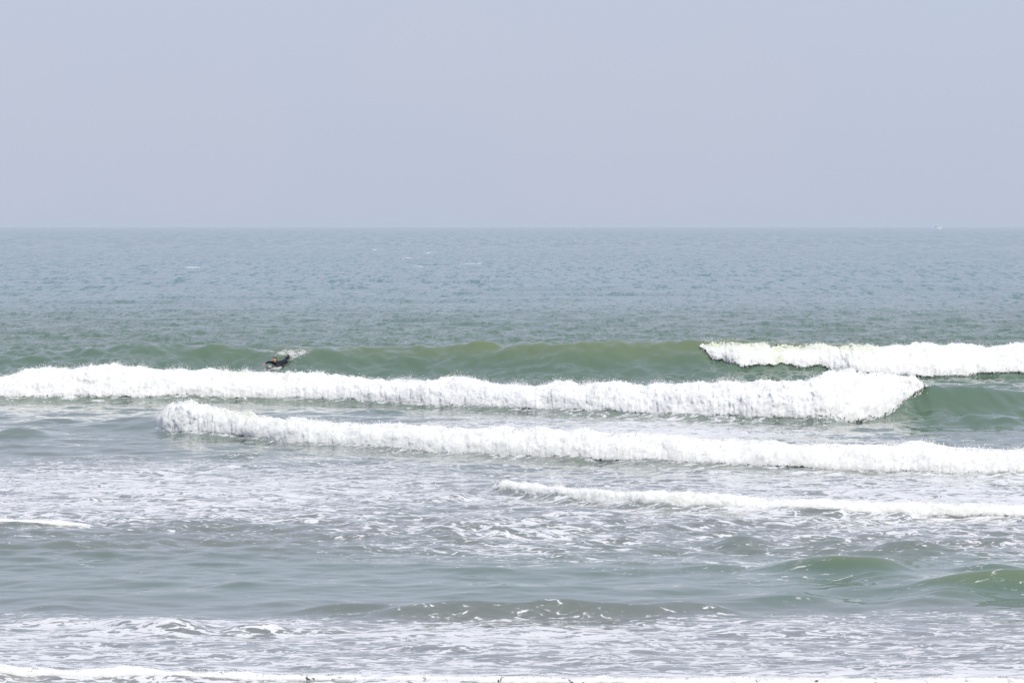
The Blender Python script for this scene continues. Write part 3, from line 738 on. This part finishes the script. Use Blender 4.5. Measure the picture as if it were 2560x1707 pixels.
# wetsuit: the same frame a little wider, without head and hands
RS = {k: (tuple(a+.008 for a in v) if isinstance(v, tuple) else v+.008) for k, v in RB.items()}
RS['neckb'] = .098; RS['neck'] = .066; RS['chest'] = (.175, .118)
ns = [n for n in names if n not in ('haR', 'haL', 'toR', 'toL')]
J['neck'] = (-.028, -.085, .232)
p2, e2, r2, i2 = build_graph(ns, [e for e in EB if e[0] in ns and e[1] in ns], RS)
skin_mesh('wetsuit', p2, e2, r2, i2['pelvis'], M_SUIT, person)
for a, b in (('anR', 'toR'), ('anL', 'toL')):
    A_, B_ = Vector(J[a]), Vector(J[b]); kn = Vector(J['kn'+a[-1]])
    pp = [A_.lerp(kn, .22), A_, A_.lerp(B_, .5), B_+(B_-A_)*.25]
    skin_mesh('boot', [tuple(q) for q in pp], [(0, 1), (1, 2), (2, 3)], [.060, .070, .066, .060], 1, M_BOOT, person)
bm = bmesh.new(); add_head(bm, HM, .010, keep=lambda n: (n.z > .30 or (n.y < .05 and n.z > -.35 and abs(n.x) < .93) or (n.y < .40 and n.z > .02)) )
hm = bpy.data.meshes.new('hair'); 
for v in bm.verts: v.co += v.co.copy().normalized()*0.004*math.sin(v.co.x*190+v.co.z*150)
bm.to_mesh(hm); bm.free(); hm.materials.append(M_HAIR); hm.polygons.foreach_set('use_smooth', [True]*len(hm.polygons))
hair = bpy.data.objects.new('hair', hm); C.objects.link(hair); hair.parent = person
def blob(name, loc, sz, mat, parent, rot=None):
    bm = bmesh.new(); bmesh.ops.create_icosphere(bm, subdivisions=2, radius=1.0)
    M_ = Matrix.Translation(loc) @ (rot or Matrix()) @ Matrix.Diagonal((*sz, 1))
    bm.transform(M_); me = bpy.data.meshes.new(name); bm.to_mesh(me); bm.free(); me.materials.append(mat)
    me.polygons.foreach_set('use_smooth', [True]*len(me.polygons))
    o = bpy.data.objects.new(name, me); C.objects.link(o); o.parent = parent; return o
for sx in (-1, 1):
    blob('eye', HM @ Vector((sx*.029, .078, .006)), (.010, .008, .006), M_HAIR, person, HM.to_3x3().to_4x4())
    blob('eyebrow', HM @ Vector((sx*.030, .088, .026)), (.018, .006, .004), M_HAIR, person, HM.to_3x3().to_4x4())
blob('mouth', HM @ Vector((0, .086, -.055)), (.022, .007, .005), simple_mat('lips', (.33, .11, .09), .4), person, HM.to_3x3().to_4x4())
# light panel on shoulder; the shin's bluish reflection put in as a coloured strip
def strip(name, A_, B_, w, off, mat):
    A_, B_ = Vector(A_), Vector(B_); ax = (B_-A_)
    bm = bmesh.new(); bmesh.ops.create_cube(bm, size=1.0)
    bmesh.ops.bevel(bm, geom=bm.edges[:], offset=.2, segments=2, affect='EDGES')
    q = ax.to_track_quat('Y', 'Z').to_matrix().to_4x4()
    bm.transform(Matrix.Translation((A_+B_)/2+Vector(off)) @ q @ Matrix.Diagonal((w, ax.length, .012, 1)))
    me = bpy.data.meshes.new(name); bm.to_mesh(me); bm.free(); me.materials.append(mat)
    o = bpy.data.objects.new(name, me); C.objects.link(o); o.parent = person
strip('chest_panel', (.03, -.12, .13), (.18, -.20, .07), .03, (0, -.01, .0), M_PANEL)
strip('shin_reflection', (.37, .60, .28), (.42, .635, .38), .022, (-.02, -.045, 0), M_SHIN_REFL)

# surfboard
L_, N_ = 1.86, 60
nose = Vector((-.36, -.80, -.085)); tail = Vector((.44, .84, .03)); ax = (tail-nose).normalized(); sd = ax.cross(Vector((0, 0, 1))).normalized(); upb = sd.cross(ax)
V = []; M2 = 26
for i in range(N_):
    t = i/(N_-1); w_ = .255*max(.02, math.sin(math.pi*min(1, t*.86+.035)))**.62*(1-.25*t*t); th = .030*max(.1, math.sin(math.pi*(t*.93+.03)))**.5
    rock = .11*max(0, .45-t)**2*5+.04*max(0, t-.7)**2*5
    c_ = nose.lerp(tail, t)+upb*rock
    for k in range(M2):
        a = 2*math.pi*k/M2; ca, sa = math.cos(a), math.sin(a)
        V.append(c_+sd*w_*math.copysign(abs(ca)**.8, ca)+upb*th*math.copysign(abs(sa)**.9, sa))
F = [(i*M2+k, i*M2+(k+1) % M2, (i+1)*M2+(k+1) % M2, (i+1)*M2+k) for i in range(N_-1) for k in range(M2)]
M_BOARD = simple_mat('board_gloss', (0.62, 0.63, 0.62), 0.25, 0.5, 0.06, 6)
bd = mesh_np('surfboard', np.array([tuple(v) for v in V]), np.array(F), M_BOARD)
bd.location = (AX, AD, AZ)
tag(bd, 'white surfboard half awash under the chest of the paddling surfer', 'surfboard')
def ribbon(name, off, w, mat, t0, t1):
    vs = []; fs = []
    n = 30
    for i in range(n):
        t = t0+(t1-t0)*i/(n-1); rock = .11*max(0, .45-t)**2*5; th = .030*max(.1, math.sin(math.pi*(t*.93+.03)))**.5
        c_ = nose.lerp(tail, t)+upb*(rock+th*.93+.004)
        for s_ in (-1, 1): vs.append(tuple(c_+sd*(off+s_*w)))
        for s_ in (-1, 1): vs.append(tuple(c_+sd*(off+s_*w)-upb*.006))
    for i in range(n-1):
        a = i*4; b = a+4
        fs += [(a, a+1, b+1, b), (a+2, b+2, b+3, a+3), (a, b, b+2, a+2), (a+1, a+3, b+3, b+1)]
    mesh_np(name, np.array(vs), np.array(fs), mat, bd)
ribbon('stringer', 0.0, .006, simple_mat('stringer_wood', (.25, .15, .08)), .05, .95)
ribbon('deck_stripe', .09, .022, M_HAIR, .12, .45)
ribbon('deck_stripe', -.09, .022, M_HAIR, .12, .45)

# splash kicked up by the feet, foam on the face behind, wash round the board
SP = [(990,500,70,70,900,1.25),(960,440,40,40,260,1.25),(1070,560,60,60,700,1.25),(1110,400,40,50,160,1.25),(1280,480,60,45,900,1.0),(1240,560,55,40,420,1.25),
      (1290,595,110,22,1300,.9),(1210,640,75,30,1000,1.25),(1420,560,90,16,500,.8),(1560,545,70,20,260,.8),(1650,530,60,18,180,.8),(1500,640,90,30,160,.8),(1720,600,50,20,50,.8),
      (860,500,60,20,120,.6),(780,580,40,40,90,.3),(1450,700,60,30,80,.5),(1350,800,120,50,160,.0),(190,770,30,25,16,-.6),(1100,690,40,30,300,.6)]
Ps = []; Rs = []
for zx, zy, sx, sy, n, dyy in SP:
    n = max(8, int(n*.26))
    a = rng.normal(0, 1, (n, 2)); px = 600+(zx+a[:, 0]*sx*.62)/9.8; py = 840+(zy+a[:, 1]*sy*.62)/9.8
    d = AD+dyy+rng.normal(0, .18, n)
    X_ = (px-1280)/FPX*d; Z_ = CAM_H-(py-HOR)*d/FPX
    Z_ = np.maximum(Z_, sea_z(X_, d)+.005)
    Ps.append(np.stack([X_, d, Z_], -1)); Rs.append(rng.uniform(.003, .008, n)+rng.exponential(.0035, n))
for q in range(46):                # thin jets thrown from the kicking feet
    n = int(rng.integers(9, 26)); t = np.linspace(0, 1, n)
    x0_, y0_ = (1080+rng.normal(0, 50), 600+rng.normal(0, 25)) if q % 2 else (1240+rng.normal(0, 50), 590+rng.normal(0, 25))
    an = rng.normal(0, .55)+(-.35 if q % 2 else .5); ln = rng.uniform(60, 190)
    px = 600+(x0_+math.sin(an)*ln*t+rng.normal(0, 2, n))/9.8; py = 840+(y0_-math.cos(an)*ln*(t-.35*t*t)*1.1+rng.normal(0, 2, n))/9.8
    d = AD+rng.uniform(1.0, 1.4)+0*t; X_ = (px-1280)/FPX*d; Z_ = np.maximum(CAM_H-(py-HOR)*d/FPX, sea_z(X_, d)+.005)
    Ps.append(np.stack([X_, d, Z_], -1)); Rs.append(rng.uniform(.004, .010, n))
for zx, zy, lx, ly, sl, n in [(1010,350,80,10,.1,90),(1240,362,130,6,-.1,120),(1480,350,60,14,.2,110),(1500,425,80,8,-.35,180),(1430,400,60,6,-.2,160),(1390,330,25,8,0,90),(700,385,60,6,.1,50),(1300,520,60,10,-.2,100)]:
    t = rng.uniform(-1, 1, n); px = 600+(zx+t*lx)/9.8; py = 840+(zy+t*lx*sl+rng.normal(0, 1, n)*ly)/9.8
    yy_ = np.linspace(AD-1, AD+4.5, 160); X_ = np.zeros(n); Y_ = np.zeros(n); Z_ = np.zeros(n)
    for q in range(n):
        xx = (px[q]-1280)/FPX*186.0; zz = sea_z(np.full(160, xx), yy_); rr = HOR+FPX*(CAM_H-zz)/yy_
        k = int(np.argmin(np.abs(rr-py[q]))); X_[q] = xx; Y_[q] = yy_[k]; Z_[q] = zz[k]+.01
    Ps.append(np.stack([X_, Y_, Z_], -1)); Rs.append(rng.uniform(.006, .018, n))
sp = drops('splash', np.concatenate(Ps), np.concatenate(Rs), None)
tag(sp, 'white spray kicked up on the green wave face behind the surfer', 'splash')
n = 1500; t = rng.uniform(0, 1, n); side = rng.choice([-1, 1], n)
c_ = np.array([tuple(nose.lerp(tail, a*.55)) for a in t]); wv_ = .26*np.sin(np.pi*np.clip(t*.5+.04, 0, 1))**.6
Pw = c_+np.array(tuple(sd))[None]*(side*wv_+rng.normal(0, .03, n))[:, None]+np.array([AX, AD, AZ])
Pw[:, 2] = np.maximum(sea_z(Pw[:, 0], Pw[:, 1])+.01, Pw[:, 2]-.03)+rng.exponential(.015, n)
ws = drops('wash', Pw, rng.uniform(.005, .014, n), None)
tag(ws, 'thin white wash of foam round the nose of the surfboard', 'wash')

# ------------------------------------------------------------------ fishing boat near the horizon
BD = 9200.0; mpp = BD/FPX
def bpt(zx, zy): return ((2300+zx/23.52-1280)*mpp, CAM_H-(540+zy/23.52-HOR)*mpp)
BX, _ = bpt(970, 765)
boat = empty('fishing_boat', (BX, BD, 0.0)); boat.rotation_euler.z = R(-28); boat.scale = (1.12, 1.12, 1.15)
tag(boat, 'pale fishing boat far out on the hazy horizon at right', 'boat')
M_HULL = simple_mat('hull_white', (0.95, 0.94, 0.93), 0.4, 0.4, 0.05, 1.0)
M_SHADEB = simple_mat('superstructure_shade', (0.46, 0.52, 0.64), 0.5, 0.4, 0.1, 1.0)  # bluish shade on the boat's upper works, put into the base colour
M_TEAL = simple_mat('teal_cover', (0.10, 0.55, 0.55), 0.6, 0.3, 0.1, 1.0)
M_GLASS = simple_mat('window_dark', (0.18, 0.22, 0.28), 0.15, 0.5)
LH = 19.0; NS = 40; V = []; F = []
for i in range(NS):
    t = i/(NS-1); x = -LH/2+LH*t
    bw = 2.7*(1-max(0, (t-.45)/.55)**2.4)*(0.86+.14*min(1, t*4)); sheer = 2.3+4.2*max(0, t-.52)**1.5*3.2+.5*max(0, .25-t)
    for k, (wy, zz) in enumerate([(1.0, sheer), (.97, sheer*.6), (.86, .5), (.6, -.5), (0, -.9), (-.6, -.5), (-.86, .5), (-.97, sheer*.6), (-1.0, sheer)]):
        V.append((x+(1.4*t*t*(zz/5.0) if t > .6 else 0), wy*bw, zz))
for i in range(NS-1):
    for k in range(8): F.append((i*9+k, (i+1)*9+k, (i+1)*9+k+1, i*9+k+1))
F.append((0, 1, 2, 3)); F.append((3, 4, 5, 5)); F = [f for f in F if len(set(f)) == 4]
hull = mesh_np('hull', np.array(V), np.array(F), M_HULL, boat)
dv = []; 
for i in range(NS): dv += [(V[i*9][0], V[i*9][1]*.97, V[i*9][2]-.6), (V[i*9+8][0], V[i*9+8][1]*.97, V[i*9+8][2]-.6)]
mesh_np('deck', np.array(dv), np.array([(2*i, 2*i+1, 2*i+3, 2*i+2) for i in range(NS-1)]), M_SHADEB, boat)
def box(name, c, s, mat, parent, taper=0.0, bev=.08):
    bm = bmesh.new(); bmesh.ops.create_cube(bm, size=1.0)
    for v in bm.verts:
        k = 1-taper*(v.co.z+.5); v.co = Vector((v.co.x*s[0]*k, v.co.y*s[1]*k, v.co.z*s[2]))
    bmesh.ops.bevel(bm, geom=bm.edges[:], offset=bev, segments=2, affect='EDGES')
    bm.transform(Matrix.Translation(c)); me = bpy.data.meshes.new(name); bm.to_mesh(me); bm.free(); me.materials.append(mat)
    o = bpy.data.objects.new(name, me); C.objects.link(o); o.parent = parent; return o
wh = box('wheelhouse', (-.6, 0, 4.0), (7.2, 4.0, 3.6), M_SHADEB, boat, .12)
wf_ = box('wheelhouse_front', (3.05, 0, 4.1), (1.4, 3.9, 4.2), M_HULL, boat, .10)
for k in range(4): box('window', (-3.3+k*1.6, -2.0+.05, 4.6), (1.0, .14, .9), M_GLASS, wh, 0, .03)
for k in range(3): box('window', (3.76, -1.1+k*1.1, 5.0), (.12, .8, .8), M_GLASS, wf_, 0, .03)
ub = box('bridge', (-.3, 0, 7.2), (4.0, 3.0, 2.9), M_SHADEB, boat, .2)
box('bridge_front', (1.75, 0, 8.0), (.9, 2.6, 2.0), M_HULL, boat, .1)
box('funnel', (-3.6, 0, 6.5), (1.2, 1.4, 2.4), M_HULL, boat, .15)
box('bow_cover', (6.3, 0, 4.6), (3.6, 3.0, 2.4), M_TEAL, boat, .35)
def tube(name, A_, B_, r, mat, parent):
    A_, B_ = Vector(A_), Vector(B_); bm = bmesh.new()
    bmesh.ops.create_cone(bm, cap_ends=True, segments=10, radius1=r, radius2=r*.7, depth=(B_-A_).length)
    bm.transform(Matrix.Translation((A_+B_)/2) @ (B_-A_).to_track_quat('Z', 'Y').to_matrix().to_4x4())
    me = bpy.data.meshes.new(name); bm.to_mesh(me); bm.free(); me.materials.append(mat)
    o = bpy.data.objects.new(name, me); C.objects.link(o); o.parent = parent; return o
mast = tube('mast', (-.2, 0, 8.4), (-.2, 0, 13.4), .28, M_HULL, boat)
blob('radar_dome', (-.2, 0, 12.6), (.85, .85, .6), M_HULL, mast)
tube('boom', (-4.4, 0, 4.0), (-7.6, 0, 8.8), .16, M_SHADEB, boat)
tube('stern_gantry', (-8.4, 0, 2.2), (-8.9, 0, 6.0), .22, M_HULL, boat)

# ------------------------------------------------------------------ haze
HZ = 7.2e-5
g = NG('sea_haze'); pv = g.n('ShaderNodeVolumePrincipled')
pv.inputs['Color'].default_value = (0.80, 0.84, 0.93, 1); pv.inputs['Density'].default_value = HZ; pv.inputs['Anisotropy'].default_value = 0.0
g.l(pv.outputs[0], g.out.inputs['Volume'])
bm = bmesh.new(); bmesh.ops.create_cube(bm, size=1.0)
bm.transform(Matrix.Translation((0, 15300, 6.5)) @ Matrix.Diagonal((68000, 30900, 22, 1)))
hme = bpy.data.meshes.new('haze'); bm.to_mesh(hme); bm.free(); hme.materials.append(g.m)
hz = bpy.data.objects.new('haze', hme); C.objects.link(hz); tag(hz, kind='stuff')
